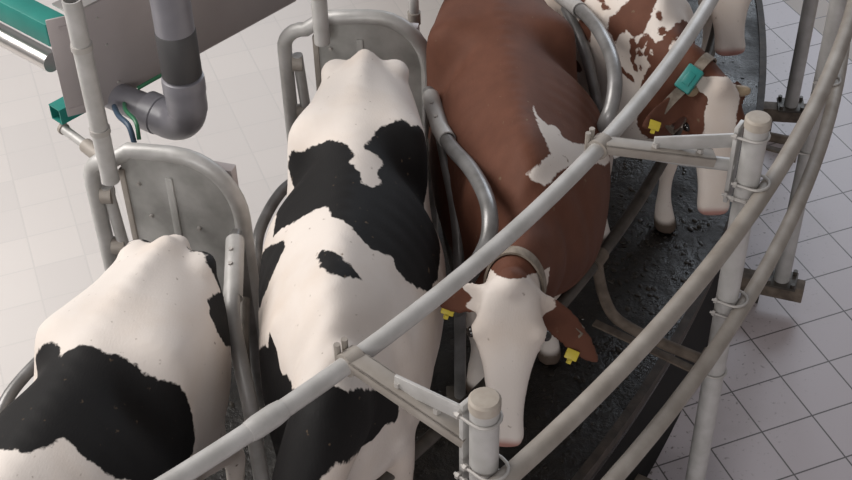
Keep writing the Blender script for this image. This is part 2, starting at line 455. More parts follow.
PIED_BAND = [(1.436, -0.207), (1.456, -0.112), (1.472, -0.059), (1.466, -0.017), (1.422, 0.023), (1.126, 0.285), (1.533, -0.001), (1.558, -0.022), (1.594, -0.067), (1.615, -0.106), (1.585, -0.168), (1.542, -0.174), (1.518, -0.211), (1.514, -0.263), (1.459, -0.253)]
PIED_TOP = [(1.080, -0.265), (1.207, -0.176), (1.184, -0.247), (1.123, -0.280)]
PIED_CHIP = [(1.341, -0.185), (1.410, -0.185), (1.362, -0.221)]
PIED_STREAK = [(1.277, -0.106), (1.314, -0.093), (1.331, -0.162), (1.298, -0.162)]
PIED_NECK = [(1.197, 0.292), (1.353, 0.316), (1.613, 0.090), (1.692, -0.025), (1.709, -0.098), (1.735, -0.171), (1.709, -0.351)]
PIED_FLECK = [(1.751, -0.037), (1.730, 0.015), (1.786, -0.045), (1.797, -0.091), (1.774, -0.063)]
PIED_SPOTS = [(1.615, -0.030), (1.599, -0.183), (1.635, -0.143), (1.637, -0.109), (1.677, -0.116), (1.651, -0.178), (1.690, -0.149), (1.616, -0.211), (1.624, -0.246), (1.651, -0.259), (1.685, -0.229), (1.717, -0.149), (1.727, -0.104), (1.716, -0.079), (1.674, -0.042), (1.590, -0.347), (1.610, -0.359), (1.637, -0.352)]

def fill(sd, S, poly):            # add a dark patch
    return np.minimum(sd, poly_sd(S, poly))
def clear(sd, S, poly):           # cut a white patch out
    return np.maximum(sd, -poly_sd(S, poly))

def coat_saddle(co, B, H, hd, er):
    sd = np.full(len(co), .3)
    for q in (HOL_SADDLE, HOL_OVAL, HOL_FLANK, HOL_FRONT): sd = fill(sd, B, q)
    sd = np.where(hd | (er > 0), np.minimum(sd, np.maximum(.03 - np.abs(H[:, 1]), H[:, 0] - .8)), sd)
    sd = np.where((co[:, 0] > 1.36) & (B[:, 1] < -.26), np.minimum(sd, np.maximum(1.40 - co[:, 0] + .06 * np.sin(B[:, 1] * 14), .62 - co[:, 2])), sd)
    return np.where(co[:, 2] < .6, np.maximum(sd, .05), sd)

def coat_rump(co, B, H, hd, er):
    sd = np.full(len(co), .3)
    for q in (RUMP_PATCH, RUMP_SPOT): sd = fill(sd, B, q)
    back = np.maximum(co[:, 0] - .055 + .25 * (np.abs(co[:, 1]) < .05), co[:, 2] - 1.335)      # black behind the pin bones
    back = np.maximum(back, .05 - np.abs(co[:, 1]))
    sd = np.minimum(sd, np.maximum(back, -(co[:, 2] - .6)))
    sd = np.where(hd | (er > 0), -.1, sd)
    return sd

def coat_red(co, B, H, hd, er):
    sd = np.full(len(co), -.3)
    sd = clear(sd, B, RED_SHOULDER)
    sd = np.maximum(sd, .60 - co[:, 2] + .05 * np.sin(co[:, 0] * 9))                            # white legs and belly
    sd = np.where(hd, np.maximum(sd, np.minimum(H[:, 0] + .05, .19 - np.abs(H[:, 1]) ) ), sd)
    sd = np.where(er > 0, .085 - er + .015 * np.sin(co[:, 2] * 90), sd)
    return sd

def coat_pied(co, B, H, hd, er):
    sd = np.full(len(co), .3)
    for q in (PIED_BAND, PIED_TOP, PIED_CHIP, PIED_STREAK): sd = fill(sd, B, q)
    for i, (x, y) in enumerate(PIED_SPOTS):
        rr = .013 + .009 * ((i * 7) % 5) / 4
        sd = np.minimum(sd, np.hypot((B[:, 0] - x) * (.7 + .1 * (i % 4)), B[:, 1] - y) - rr)
    rng = np.random.RandomState(5)
    for i in range(60):
        x, y = rng.uniform(.1, 1.35), rng.uniform(-.75, .75)
        sd = np.minimum(sd, np.hypot((B[:, 0] - x) * .8, B[:, 1] - y) - rng.uniform(.012, .06))
    sd = np.where(co[:, 2] < .62, np.maximum(sd, .05), sd)
    edge = np.interp(B[:, 1], [-.6, -.35, -.17, -.1, -.03, .09, .32], [1.70, 1.71, 1.735, 1.715, 1.70, 1.61, 1.45])
    sd = np.minimum(sd, edge - co[:, 0] - .3 * (co[:, 2] < .6))
    sd = np.where(co[:, 2] < .68, np.maximum(sd, .66 - co[:, 2]), sd)
    sd = clear(sd, B, PIED_FLECK)
    blaze = np.minimum(.088 - np.abs(H[:, 1]) - .018 * np.sin(H[:, 0] * 8 - .6), H[:, 0] + .09)
    sd = np.where(hd, np.where(H[:, 2] > -.05, blaze, np.where(H[:, 0] > .62, .05, -.05)), sd)
    return np.where(er > 0, -.1, sd)

def coat_white_face(co, B, H, hd, er):
    sd = np.full(len(co), -.3)
    sd = np.maximum(sd, .62 - co[:, 2])
    sd = np.where(hd, .1, sd)
    return np.where(er > 0, -.1, sd)
CAMV = (-.3, -3.3, 3.0)
cow3, M3, F3 = make_cow('cow', 'red-brown cow with a plain white face, head lowered behind the nearest post', (.388, 4.12), -87.5, .98,
    (.298, 3.50, 2.08), (.262, 3.20, 1.58), CAMV, [(.045, 3.55, 1.93), (.625, 3.48, 1.69)], coat_red, M_SIM, wid=1.2, lean=.80, lift=.10, front=(-.12, -.30),
    tags=[((.075, 3.55, 1.90), (-.1, -.7, .7)), ((.515, 3.45, 1.74), (-.2, -.7, .7))], collar=(.66, .042, M_STRAP, None))
cow2, M2, F2 = make_cow('cow', 'black and white cow with a black saddle and oval spot on its back', (-.31, 3.275), -93, 1.03,
    (-.50, 2.50, 1.72), (-.56, 2.22, 1.28), (0, -1, 1), [(-.78, 2.6, 1.75), (-.22, 2.5, 1.65)], coat_saddle, M_HOL, wid=.945, fwid=1.12, neck_up=.05)
cow1, M1, F1 = make_cow('cow', 'black and white cow at the left edge, white rump, one big black patch', (-1.345, 2.22), -108, 1.02,
    (-1.72, 1.52, 1.72), (-1.82, 1.32, 1.26), (0, -1, 1), [(-1.95, 1.5, 1.65), (-1.5, 1.46, 1.6)], coat_rump, M_HOL, wid=1.03, lean=.86, lx=.1)
cow4, M4, F4 = make_cow('cow', 'white cow with red-brown patches and speckles, teal box on its collar', (1.02, 5.27), -75, 1.0,
    (1.275, 4.82, 1.98), (1.265, 4.55, 1.51), (.5, -3., 2.7), [(.915, 4.56, 1.97), (1.425, 4.90, 1.9)], coat_pied, M_SIM,
    tags=[((.975, 4.58, 1.96), (-.1, -.7, .7))], horns=True, collar=(.55, .045, M_STRAP, .75))
cow5, M5, F5 = make_cow('cow', 'cow at the top edge showing only its pale lowered face and pink muzzle', (1.45, 6.5), -62, 1.04,
    (1.485, 5.78, 2.05), (1.495, 5.52, 1.70), (-.1, -3.3, 3.0), [(1.2, 5.8, 1.85), (1.8, 5.8, 1.9)], coat_white_face, M_SIM)
#ENDCOWS

# ------------------------------------------------------------------ setting
PITCH = 12.15                    # degrees of ring per stall
AZ0 = -44.47                     # azimuth of the nearest fence post
def pol(r, az, z):
    a = math.radians(az)
    return V((CEN.x + r * math.cos(a), CEN.y + r * math.sin(a), z))

def tile_mat():
    m = bpy.data.materials.new('floor_tiles'); m.use_nodes = True
    N = m.node_tree.nodes; L = m.node_tree.links; b = N['Principled BSDF']
    tc = N.new('ShaderNodeTexCoord')
    mp = N.new('ShaderNodeMapping'); mp.vector_type = 'TEXTURE'
    mp.inputs['Location'].default_value = (1.779, 5.244, 0); mp.inputs['Rotation'].default_value = (0, 0, .350)
    L.new(tc.outputs['Object'], mp.inputs['Vector'])
    br = N.new('ShaderNodeTexBrick'); br.offset = 0; br.squash = 1
    br.inputs['Scale'].default_value = 1; br.inputs['Mortar Size'].default_value = .0045; br.inputs['Mortar Smooth'].default_value = .15
    br.inputs['Brick Width'].default_value = .3; br.inputs['Row Height'].default_value = .3
    br.inputs['Color1'].default_value = (.66, .62, .595, 1); br.inputs['Color2'].default_value = (.62, .585, .565, 1)
    br.inputs['Mortar'].default_value = (.5, .5, .5, 1); br.inputs['Bias'].default_value = 0
    L.new(mp.outputs[0], br.inputs['Vector'])
    # distance from the hub: walkway tiles mauve, grout dirtier; pit grout paled, painted overexposure
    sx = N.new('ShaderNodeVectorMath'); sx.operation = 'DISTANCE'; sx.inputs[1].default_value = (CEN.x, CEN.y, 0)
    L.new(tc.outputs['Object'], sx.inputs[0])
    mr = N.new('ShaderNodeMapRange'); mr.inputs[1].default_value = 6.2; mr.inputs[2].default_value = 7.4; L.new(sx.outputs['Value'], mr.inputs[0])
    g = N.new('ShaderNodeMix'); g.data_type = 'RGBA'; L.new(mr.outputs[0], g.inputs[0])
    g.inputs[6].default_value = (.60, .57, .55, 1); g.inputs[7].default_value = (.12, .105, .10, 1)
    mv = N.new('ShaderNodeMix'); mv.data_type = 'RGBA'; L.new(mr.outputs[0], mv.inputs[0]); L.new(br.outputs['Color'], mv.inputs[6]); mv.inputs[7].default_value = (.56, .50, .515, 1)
    # tan tiles in the far columns of the walkway
    sp = N.new('ShaderNodeSeparateXYZ'); L.new(mp.outputs[0], sp.inputs[0])
    gt = N.new('ShaderNodeMath'); gt.operation = 'GREATER_THAN'; gt.inputs[1].default_value = 2.1; L.new(sp.outputs[0], gt.inputs[0])
    tn = N.new('ShaderNodeMix'); tn.data_type = 'RGBA'; L.new(gt.outputs[0], tn.inputs[0]); L.new(mv.outputs[2], tn.inputs[6]); tn.inputs[7].default_value = (.36, .28, .22, 1)
    # dirt
    n = N.new('ShaderNodeTexNoise'); n.inputs['Scale'].default_value = 2.3; n.inputs['Detail'].default_value = 8; L.new(tc.outputs['Object'], n.inputs['Vector'])
    n2 = N.new('ShaderNodeTexNoise'); n2.inputs['Scale'].default_value = 38; n2.inputs['Detail'].default_value = 3; L.new(tc.outputs['Object'], n2.inputs['Vector'])
    near = N.new('ShaderNodeMapRange'); near.inputs[1].default_value = 8.45; near.inputs[2].default_value = 7.8; L.new(sx.outputs['Value'], near.inputs[0])
    th = N.new('ShaderNodeMapRange'); th.inputs[1].default_value = .62; th.inputs[2].default_value = .70; L.new(n2.outputs['Fac'], th.inputs[0])
    mu = N.new('ShaderNodeMath'); mu.operation = 'MULTIPLY'; L.new(th.outputs[0], mu.inputs[0]); L.new(near.outputs[0], mu.inputs[1])
    mu2 = N.new('ShaderNodeMath'); mu2.operation = 'MULTIPLY'; mu2.inputs[1].default_value = .8; L.new(mu.outputs[0], mu2.inputs[0])
    out_ = N.new('ShaderNodeMath'); out_.operation = 'GREATER_THAN'; out_.inputs[1].default_value = 7; L.new(sx.outputs['Value'], out_.inputs[0])
    mu3 = N.new('ShaderNodeMath'); mu3.operation = 'MULTIPLY'; L.new(mu2.outputs[0], mu3.inputs[0]); L.new(out_.outputs[0], mu3.inputs[1])
    sm = N.new('ShaderNodeMapRange'); sm.inputs[1].default_value = .5; sm.inputs[2].default_value = .75; sm.inputs[4].default_value = .35; L.new(n.outputs['Fac'], sm.inputs[0])
    sm2 = N.new('ShaderNodeMath'); sm2.operation = 'MULTIPLY'; L.new(sm.outputs[0], sm2.inputs[0]); nr2 = N.new('ShaderNodeMath'); nr2.operation = 'MULTIPLY'; L.new(near.outputs[0], nr2.inputs[0]); L.new(out_.outputs[0], nr2.inputs[1]); L.new(nr2.outputs[0], sm2.inputs[1])
    d1 = N.new('ShaderNodeMix'); d1.data_type = 'RGBA'; L.new(sm2.outputs[0], d1.inputs[0]); L.new(tn.outputs[2], d1.inputs[6]); d1.inputs[7].default_value = (.25, .20, .16, 1)
    d2 = N.new('ShaderNodeMix'); d2.data_type = 'RGBA'; L.new(mu3.outputs[0], d2.inputs[0]); L.new(d1.outputs[2], d2.inputs[6]); d2.inputs[7].default_value = (.10, .075, .06, 1)
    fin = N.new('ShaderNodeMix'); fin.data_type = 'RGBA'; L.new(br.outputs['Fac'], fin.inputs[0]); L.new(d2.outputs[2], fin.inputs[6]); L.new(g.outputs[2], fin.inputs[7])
    L.new(fin.outputs[2], b.inputs['Base Color']); b.inputs['Roughness'].default_value = .42
    bp = N.new('ShaderNodeBump'); bp.inputs['Strength'].default_value = .4; bp.inputs['Distance'].default_value = .003; bp.invert = True
    L.new(br.outputs['Fac'], bp.inputs['Height']); L.new(bp.outputs['Normal'], b.inputs['Normal'])
    return m

def deck_mat():
    m = bpy.data.materials.new('wet_deck'); m.use_nodes = True
    N = m.node_tree.nodes; L = m.node_tree.links; b = N['Principled BSDF']
    tc = N.new('ShaderNodeTexCoord')
    n = N.new('ShaderNodeTexNoise'); n.inputs['Scale'].default_value = 24; n.inputs['Detail'].default_value = 9; n.inputs['Roughness'].default_value = .62; L.new(tc.outputs['Object'], n.inputs['Vector'])
    n2 = N.new('ShaderNodeTexNoise'); n2.inputs['Scale'].default_value = 2.6; n2.inputs['Detail'].default_value = 6; L.new(tc.outputs['Object'], n2.inputs['Vector'])
    r = N.new('ShaderNodeValToRGB'); e = r.color_ramp.elements
    e[0].position = .36; e[0].color = (.0045, .004, .0038, 1); e[1].position = .72; e[1].color = (.017, .014, .011, 1)
    L.new(n.outputs['Fac'], r.inputs['Fac']); L.new(r.outputs['Color'], b.inputs['Base Color'])
    rr = N.new('ShaderNodeMapRange'); rr.inputs[1].default_value = .4; rr.inputs[2].default_value = .62; rr.inputs[3].default_value = .16; rr.inputs[4].default_value = .6; b.inputs['Specular IOR Level'].default_value = .5
    L.new(n2.outputs['Fac'], rr.inputs[0]); L.new(rr.outputs[0], b.inputs['Roughness'])
    bp = N.new('ShaderNodeBump'); bp.inputs['Strength'].default_value = .6; bp.inputs['Distance'].default_value = .016
    L.new(n.outputs['Fac'], bp.inputs['Height']); L.new(bp.outputs['Normal'], b.inputs['Normal'])
    return m

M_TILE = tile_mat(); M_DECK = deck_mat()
M_SKIRT = mat('black_skirt', (.004, .004, .004), .7, noise=(.007, .006, .005), nscale=6, spec=.2)
M_RUST = mat('rusty_rim', (.060, .044, .034), .65, noise=(.025, .019, .015), nscale=14, bump=.3)
M_GALV = mat('galvanised_tube', (.50, .49, .48), .45, .2, noise=(.40, .39, .375), nscale=11)
M_GALV2 = mat('worn_tube', (.35, .318, .285), .55, .1, noise=(.26, .23, .20), nscale=9)
M_DIRTY = mat('dirty_tube', (.10, .088, .075), .5, .3, noise=(.045, .038, .032), nscale=10)
M_BROWN = mat('manure_caked_tube', (.17, .135, .105), .75, .0, noise=(.08, .06, .045), nscale=16, bump=.3)
M_SHEET = mat('galvanised_sheet', (.60, .595, .575), .38, .2, noise=(.33, .325, .31), nscale=5)
M_STAIN = mat('stainless_sheet', (.40, .36, .36), .45, .25, noise=(.36, .325, .32), nscale=3)
M_STEEL = mat('stainless_pipe', (.58, .56, .54), .28, .9)
M_BOLT = mat('bolt_steel', (.42, .40, .38), .55, .35)
M_TEAL = mat('teal_paint', (.018, .21, .175), .45, noise=(.014, .165, .14), nscale=5)
M_PVC = mat('grey_pvc', (.21, .205, .225), .36, noise=(.17, .165, .185), nscale=6)
M_RUBBER = mat('dark_rubber', (.05, .048, .05), .6)
M_HOSE = mat('green_hose', (.02, .13, .06), .45)
M_BLUE = mat('blue_cable', (.03, .06, .10), .5)

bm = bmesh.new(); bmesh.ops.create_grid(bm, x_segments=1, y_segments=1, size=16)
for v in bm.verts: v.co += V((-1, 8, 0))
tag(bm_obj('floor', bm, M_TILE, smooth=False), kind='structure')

def ring(bm, prof, a0, a1, step=1.2):
    """revolve a closed (r,z) profile about the hub between two azimuths"""
    n = int(math.ceil((a1 - a0) / step)); full = abs(a1 - a0 - 360) < 1e-6
    rows = [[bm.verts.new(pol(r, a0 + (a1 - a0) * i / n, z)) for r, z in prof] for i in range(n if full else n + 1)]
    k = len(prof)
    prs = list(zip(rows, rows[1:] + ([rows[0]] if full else [])))
    if not full: prs = list(zip(rows, rows[1:]))
    for A, B in prs:
        for j in range(k): bm.faces.new((A[j], A[(j + 1) % k], B[(j + 1) % k], B[j]))
    if not full: bm.faces.new(rows[0][::-1]); bm.faces.new(rows[-1])

R_IN, R_OUT = 5.82, 7.80
bm = bmesh.new(); ring(bm, [(R_IN, .70), (R_OUT - .02, .70), (R_OUT - .02, PLAT), (R_IN, PLAT)], 0, 360)
plat = bm_obj('rotary_platform', bm, M_DECK); tag(plat, kind='structure')
bm = bmesh.new(); ring(bm, [(R_OUT - .10, .0), (R_OUT - .02, .0), (R_OUT - .02, .70), (R_OUT - .10, .70)], 0, 360)
ring(bm, [(R_IN + .02, .0), (R_IN + .08, .0), (R_IN + .08, .70), (R_IN + .02, .70)], 0, 360)
tag(bm_obj('platform_skirt', bm, M_SKIRT), kind='structure')
bm = bmesh.new(); ring(bm, [(R_OUT - .035, PLAT - .01), (R_OUT, PLAT - .06), (R_OUT + .004, PLAT + .014), (R_OUT - .035, PLAT + .014)], 0, 360)
tag(bm_obj('platform_rim', bm, M_RUST), kind='structure')

# trodden dung lying on the deck: nobody could count it
bm = bmesh.new()
rg = np.random.RandomState(11)
for i in range(750):
    r_ = rg.uniform(7.0, 7.68) if i % 3 else rg.uniform(6.2, 7.68); az = rg.uniform(-58, -8)
    if i % 2: az = rg.normal(-27, 4.5); r_ = min(7.68, rg.normal(7.45, .16))
    sz = abs(rg.normal(.003, .004)) + .003
    g = bmesh.ops.create_icosphere(bm, subdivisions=1, radius=sz)
    c = pol(r_, az, PLAT + sz * .15); sc = (rg.uniform(.8, 2.0), rg.uniform(.7, 1.3), rg.uniform(.35, .6)); an = rg.uniform(0, PI)
    for v in g['verts']:
        x, y, z = v.co.x * sc[0] * rg.uniform(.8, 1.2), v.co.y * sc[1], v.co.z * sc[2]
        v.co = V((x * math.cos(an) - y * math.sin(an), x * math.sin(an) + y * math.cos(an), z)) + c
M_DUNG = mat('wet_dung', (.035, .027, .019), .35, noise=(.014, .011, .008), nscale=20)
o = bm_obj('dung', bm, M_DUNG); tag(o, 'wet trodden dung scattered over the dark platform deck', 'dung', kind='stuff')

# ------------------------------------------------------------------ ring rails
def rail(name, label, r, z, rad, m, a0, a1, joints=(), jr=.012):
    bm = bmesh.new()
    n = int((a1 - a0) / 1.0)
    tube(bm, [pol(r, a0 + (a1 - a0) * i / n, z) for i in range(n + 1)], rad, 16)
    o = bm_obj(name, bm, m); tag(o, label, 'rail')
    for j in joints:
        b2 = bmesh.new(); tube(b2, [pol(r, j - .5, z), pol(r, j - .25, z), pol(r, j + .25, z), pol(r, j + .5, z)], [rad + .002, rad + .006, rad + .006, rad + .002], 16)
        bm_obj('joint_sleeve', b2, m, o)
    return o
rail('neck_rail', 'grey curved tube rail passing over the necks of the cows', 7.59, 2.30, .0305, M_GALV, -66, 8, (AZ0 - 3.2,))
rail('fence_rail', 'upper of two grey rails clamped outside the posts', 8.14, 2.10, .033, M_GALV2, -66, 12)
rail('fence_rail', 'lower of two grey rails clamped outside the posts', 8.14, 1.50, .032, M_GALV2, -66, 12)
rail('breast_rail', 'dark dirty rail low down in front of the cows', 7.49, 1.47, .027, M_DIRTY, -66, 8)

# ------------------------------------------------------------------ stall fittings, built once for the nearest post and copied round the ring
def copy_tree(o, parent=None):
    c = o.copy(); COL.objects.link(c)
    if parent: c.parent = parent; c.matrix_parent_inverse = o.matrix_parent_inverse.copy()
    for ch in o.children: copy_tree(ch, c)
    return c
def turned(o, deg, dz=0.):
    Rm = Matrix.Translation(CEN + V((0, 0, dz))) @ Matrix.Rotation(math.radians(deg), 4, 'Z') @ Matrix.Translation(-CEN)
    o.matrix_basis = Rm @ o.matrix_basis
    return o

def u_bolt(parent, c, ax, out, w, depth, rad=.0055):
    """a U bolt round something at c: ax = direction across, out = way the bow points"""
    bm = bmesh.new(); ax = V(ax).normalized(); out = V(out).normalized(); c = V(c)
    pts = [c - out * depth - ax * w] + [c - ax * (w * math.cos(t)) + out * (w * math.sin(t)) for t in np.linspace(0, PI, 9)] + [c - out * depth + ax * w]
    tube(bm, pts, rad, 8)
    for sg in (-1, 1):
        g = bmesh.ops.create_cone(bm, cap_ends=True, segments=6, radius1=.012, radius2=.012, depth=.012)
        q = out.to_track_quat('Z', 'Y')
        for v in g['verts']: v.co = q @ v.co + c - out * (depth * .8) + ax * sg * w
    return bm_obj('u_bolt', bm, M_BOLT, parent)

er = lambda az: V((math.cos(math.radians(az)), math.sin(math.radians(az)), 0))
et = lambda az: V((-math.sin(math.radians(az)), math.cos(math.radians(az)), 0))
RP, PR = 8.07, .045

def make_post():
    az = AZ0; b = pol(RP, az, 0)
    root = empty('fence_post', b, 'p', 'post', 'grey fence posts round the platform')
    bm = bmesh.new(); tube(bm, [b + V((0, 0, .20)), b + V((0, 0, 2.40))], PR, 20)
    bm_obj('upright', bm, M_GALV, root)
    bm = bmesh.new(); tube(bm, [b + V((0, 0, z)) for z in (2.385, 2.418, 2.426, 2.428)], [PR + .004, PR + .004, PR - .003, PR - .02], 20)
    tag(bm_obj('cap', bm, M_RUSTCAP, root), 'tan stained flat cap')
    F = frame(b, er(az))
    bm = bmesh.new(); box(bm, (-.30, -.045, .085), (.13, .045, .185), F, .006)
    bm_obj('outrigger', bm, M_BROWN, root)
    bm = bmesh.new(); box(bm, (-.085, -.075, .185), (.085, .075, .20), F, .003)
    for sx in (-1, 1):
        for sy in (-1, 1):
            g = bmesh.ops.create_cone(bm, cap_ends=True, segments=6, radius1=.014, radius2=.014, depth=.03)
            for v in g['verts']: v.co = F @ (v.co + V((sx * .066, sy * .058, .21)))
    bm_obj('foot_flange', bm, M_DIRTY, root)
    bm = bmesh.new(); box(bm, (-.20, -.03, .0), (-.10, .03, .085), F, .004); bm_obj('foot_block', bm, M_DIRTY, root)
    for z in (2.10, 1.50):
        for dz in (-.035, .035):
            u_bolt(root, b + V((0, 0, z + dz)) + er(az) * .03, et(az), er(az), .052, .075)
    return root
M_RUSTCAP = mat('stained_cap', (.40, .36, .31), .6, noise=(.33, .285, .24), nscale=20)

def make_arm(az, sk, label):
    root = empty('rail_mount', pol(7.60, az - sk, 2.30), label, 'bracket', 'arms from the posts to the neck rail')
    p0 = pol(7.63, az - sk * .93, 2.285); p1 = pol(8.0, az, 2.18)
    bm = bmesh.new(); tube(bm, crom([p0 + V((0, 0, -.01)), p0.lerp(p1, .12) + V((0, 0, .012)), p0.lerp(p1, .55) + V((0, 0, .0)), p1], 5), .026, 14)
    bm_obj('arm_tube', bm, M_GALV, root)
    bm = bmesh.new(); q0 = pol(7.75, az - sk * .6, 2.30); q1 = pol(8.0, az, 2.295)
    F = frame(q0, q1 - q0); box(bm, (0, -.006, -.030), ((q1 - q0).length, .006, .030), F, .002)
    bm_obj('flat_bar', bm, M_GALV, root)
    bm = bmesh.new(); F = frame(p0 + V((0, 0, .03)), p1 - p0); box(bm, (-.03, -.034, 0.002), (.40, .034, .010), F, .002); box(bm, (-.03, .026, -.03), (.40, .034, .010), F, .002); box(bm, (-.03, -.034, -.03), (.40, -.026, .010), F, .002)
    bm_obj('channel', bm, M_GALV2, root)
    bm = bmesh.new(); F = frame(pol(8.005, az, 0), er(az)); box(bm, (-.008, -.032, 2.02), (.008, .032, 2.37), F, .002)
    bm_obj('end_plate', bm, M_GALV, root)
    c = pol(7.59, az - sk, 2.30)
    bm = bmesh.new(); tube(bm, [c - et(az) * .03, c + et(az) * .03], .041, 16)
    for sg in (-1, 1):
        g = bmesh.ops.create_cone(bm, cap_ends=True, segments=8, radius1=.011, radius2=.011, depth=.11)
        for v in g['verts']: v.co = v.co + c + et(az) * (.016 * sg) - er(az) * .045
    bm_obj('rail_clamp', bm, M_GALV2, root)
    for t in (.35, .72):
        bm = bmesh.new(); g = bmesh.ops.create_cone(bm, cap_ends=True, segments=6, radius1=.014, radius2=.012, depth=.016)
        for v in g['verts']: v.co = v.co + p0.lerp(p1, t) + V((0, 0, .048))
        bm_obj('bolt', bm, M_BOLT, root)
    for z in (2.345, 2.07):
        u_bolt(root, pol(RP, az, z), et(az), er(az), PR + .005, .075)
    return root

def make_bracket():
    az = AZ0
    root = empty('rail_bracket', pol(RP, az, 1.12), 'b', 'bracket', 'bent tubes carrying the low dark rail')
    bm = bmesh.new(); tube(bm, crom([pol(8.03, az, 1.13), pol(7.82, az, 1.135), pol(7.68, az, 1.15), pol(7.585, az, 1.19), pol(7.53, az, 1.29), pol(7.50, az, 1.40), pol(7.49, az, 1.465)], 4), .025, 14)
    bm_obj('bent_tube', bm, M_BROWN, root)
    bm = bmesh.new(); a_, b_ = pol(7.99, az, 1.05), pol(7.50, az, 1.10); F = frame(a_, b_ - a_)
    box(bm, (0, -.02, -.005), ((b_ - a_).length, .02, .005), F, .002)
    bm_obj('flat_strut', bm, M_BROWN, root)
    bm = bmesh.new(); tube(bm, [pol(7.49, az - .35, 1.47), pol(7.49, az + .35, 1.47)], .034, 14); bm_obj('rail_clamp', bm, M_BROWN, root)
    bm = bmesh.new(); F = frame(pol(8.012, az, 0), er(az)); box(bm, (-.007, -.03, 1.02), (.007, .03, 1.18), F, .002); bm_obj('end_plate', bm, M_BROWN, root)
    u_bolt(root, pol(RP, az, 1.10), et(az), er(az), PR + .005, .075)
    return root

def bolt_at(parent, p, d, r=.012, h=.012):
    bm = bmesh.new(); g = bmesh.ops.create_cone(bm, cap_ends=True, segments=8, radius1=r, radius2=r * .8, depth=h)
    q = V(d).to_track_quat('Z', 'Y')
    for v in g['verts']: v.co = q @ v.co + V(p)
    return bm_obj('bolt', bm, M_BOLT, parent)

def make_hoop(PL, PRt, tp, zb, label):
    PL = V(PL); PRt = V(PRt); d = (PRt - PL).normalized(); Wd = (PRt - PL).length
    nrm = V((0, 0, 1)).cross(d)         # away from the cow, into the pit
    H = 2.10
    def p(t, z): return PL + d * t + V((0, 0, z))
    root = empty('rump_gate', p(Wd / 2, PLAT), label, 'gate', 'galvanised rump gates behind the cows')
    pts = [p(0, .55), p(0, 1.6), p(0, 1.90)] + [p(.11 - .11 * math.cos(t), 1.92 + .11 * math.sin(t)) for t in np.linspace(.2, PI / 2, 6)]
    pts += [p(.2, H), p(Wd - .27, H + .02)] + [p(Wd - .23 + .23 * math.sin(t), 1.85 + .27 * math.cos(t)) for t in np.linspace(.1, PI / 2, 9)] + [p(Wd, 1.5), p(Wd, PLAT)]
    bm = bmesh.new(); tube(bm, pts, .034, 16); bm_obj('hoop', bm, M_GALV, root)
    # sheet filling the arch
    bm = bmesh.new(); out = []
    x0 = .15
    top = [p(x0, H - .02)] + [p(Wd - .27, H)] + [p(Wd - .24 + .23 * math.sin(t), 1.84 + .26 * math.cos(t)) for t in np.linspace(.15, PI / 2, 8)]
    poly = [p(x0, 1.10)] + top + [p(Wd - .01, 1.10)]
    fv = [bm.verts.new(v - nrm * .003) for v in poly]; f = bm.faces.new(fv)
    ex = bmesh.ops.extrude_face_region(bm, geom=[f])
    for v in [g for g in ex['geom'] if isinstance(g, bmesh.types.BMVert)]: v.co += nrm * .008
    sh = bm_obj('sheet', bm, M_SHEET, root)
    for t in (.36,):
        bm = bmesh.new(); F = frame(p(t, 0), d); box(bm, (-.016, -.014, 1.12), (.016, -.002, 2.0), F, .005); bm_obj('rib', bm, M_SHEET, sh)
    bm = bmesh.new(); F = frame(p(0, 0), d); box(bm, (x0 - .012, -.012, 1.1), (x0 + .014, .012, 2.0), F, .003); bm_obj('edge_fold', bm, M_GALV2, sh)
    for t, z in ((.25, 1.78), (.46, 1.76), (.34, 1.62), (.22, 1.94)): bolt_at(sh, p(t, z) - nrm * .012, -nrm, .010)
    # box section folded along the back of the arch
    bm = bmesh.new(); F = frame(p(0, 0), d); box(bm, (.14, .036, 1.90), (.62, .085, 2.055), F, .006); bm_obj('back_channel', bm, M_STAIN, root)
    # second leg and its clip, pivot tube hanging from the casing
    bm = bmesh.new(); tube(bm, [p(.055, 1.88) + nrm * .01, p(.09, 1.2) + nrm * .02, p(.10, .9) + nrm * .02], .025, 14); bm_obj('inner_leg', bm, M_GALV, root)
    bm = bmesh.new(); tube(bm, [p(.03, 1.84), p(.075, 1.84) + nrm * .01], .04, 12); bm_obj('clip', bm, M_GALV2, root)
    bm = bmesh.new(); tube(bm, [p(.03, 1.56), p(.085, 1.56) + nrm * .012], .04, 12); bm_obj('clip', bm, M_GALV2, root)
    q = p(tp, zb - 1.87) - nrm * .085
    bm = bmesh.new(); hollow_tube(bm, [q + V((0, 0, 1.87)), q + V((0, 0, 2.3)), q + V((0, 0, 2.70))], .036)
    bm_obj('pivot_tube', bm, M_GALV, root)
    for z in (2.50, 2.12):
        bm = bmesh.new(); tube(bm, [q + V((0, 0, z - .012)), q + V((0, 0, z + .012))], .041, 16); bm_obj('band', bm, M_BOLT, root)
    return root

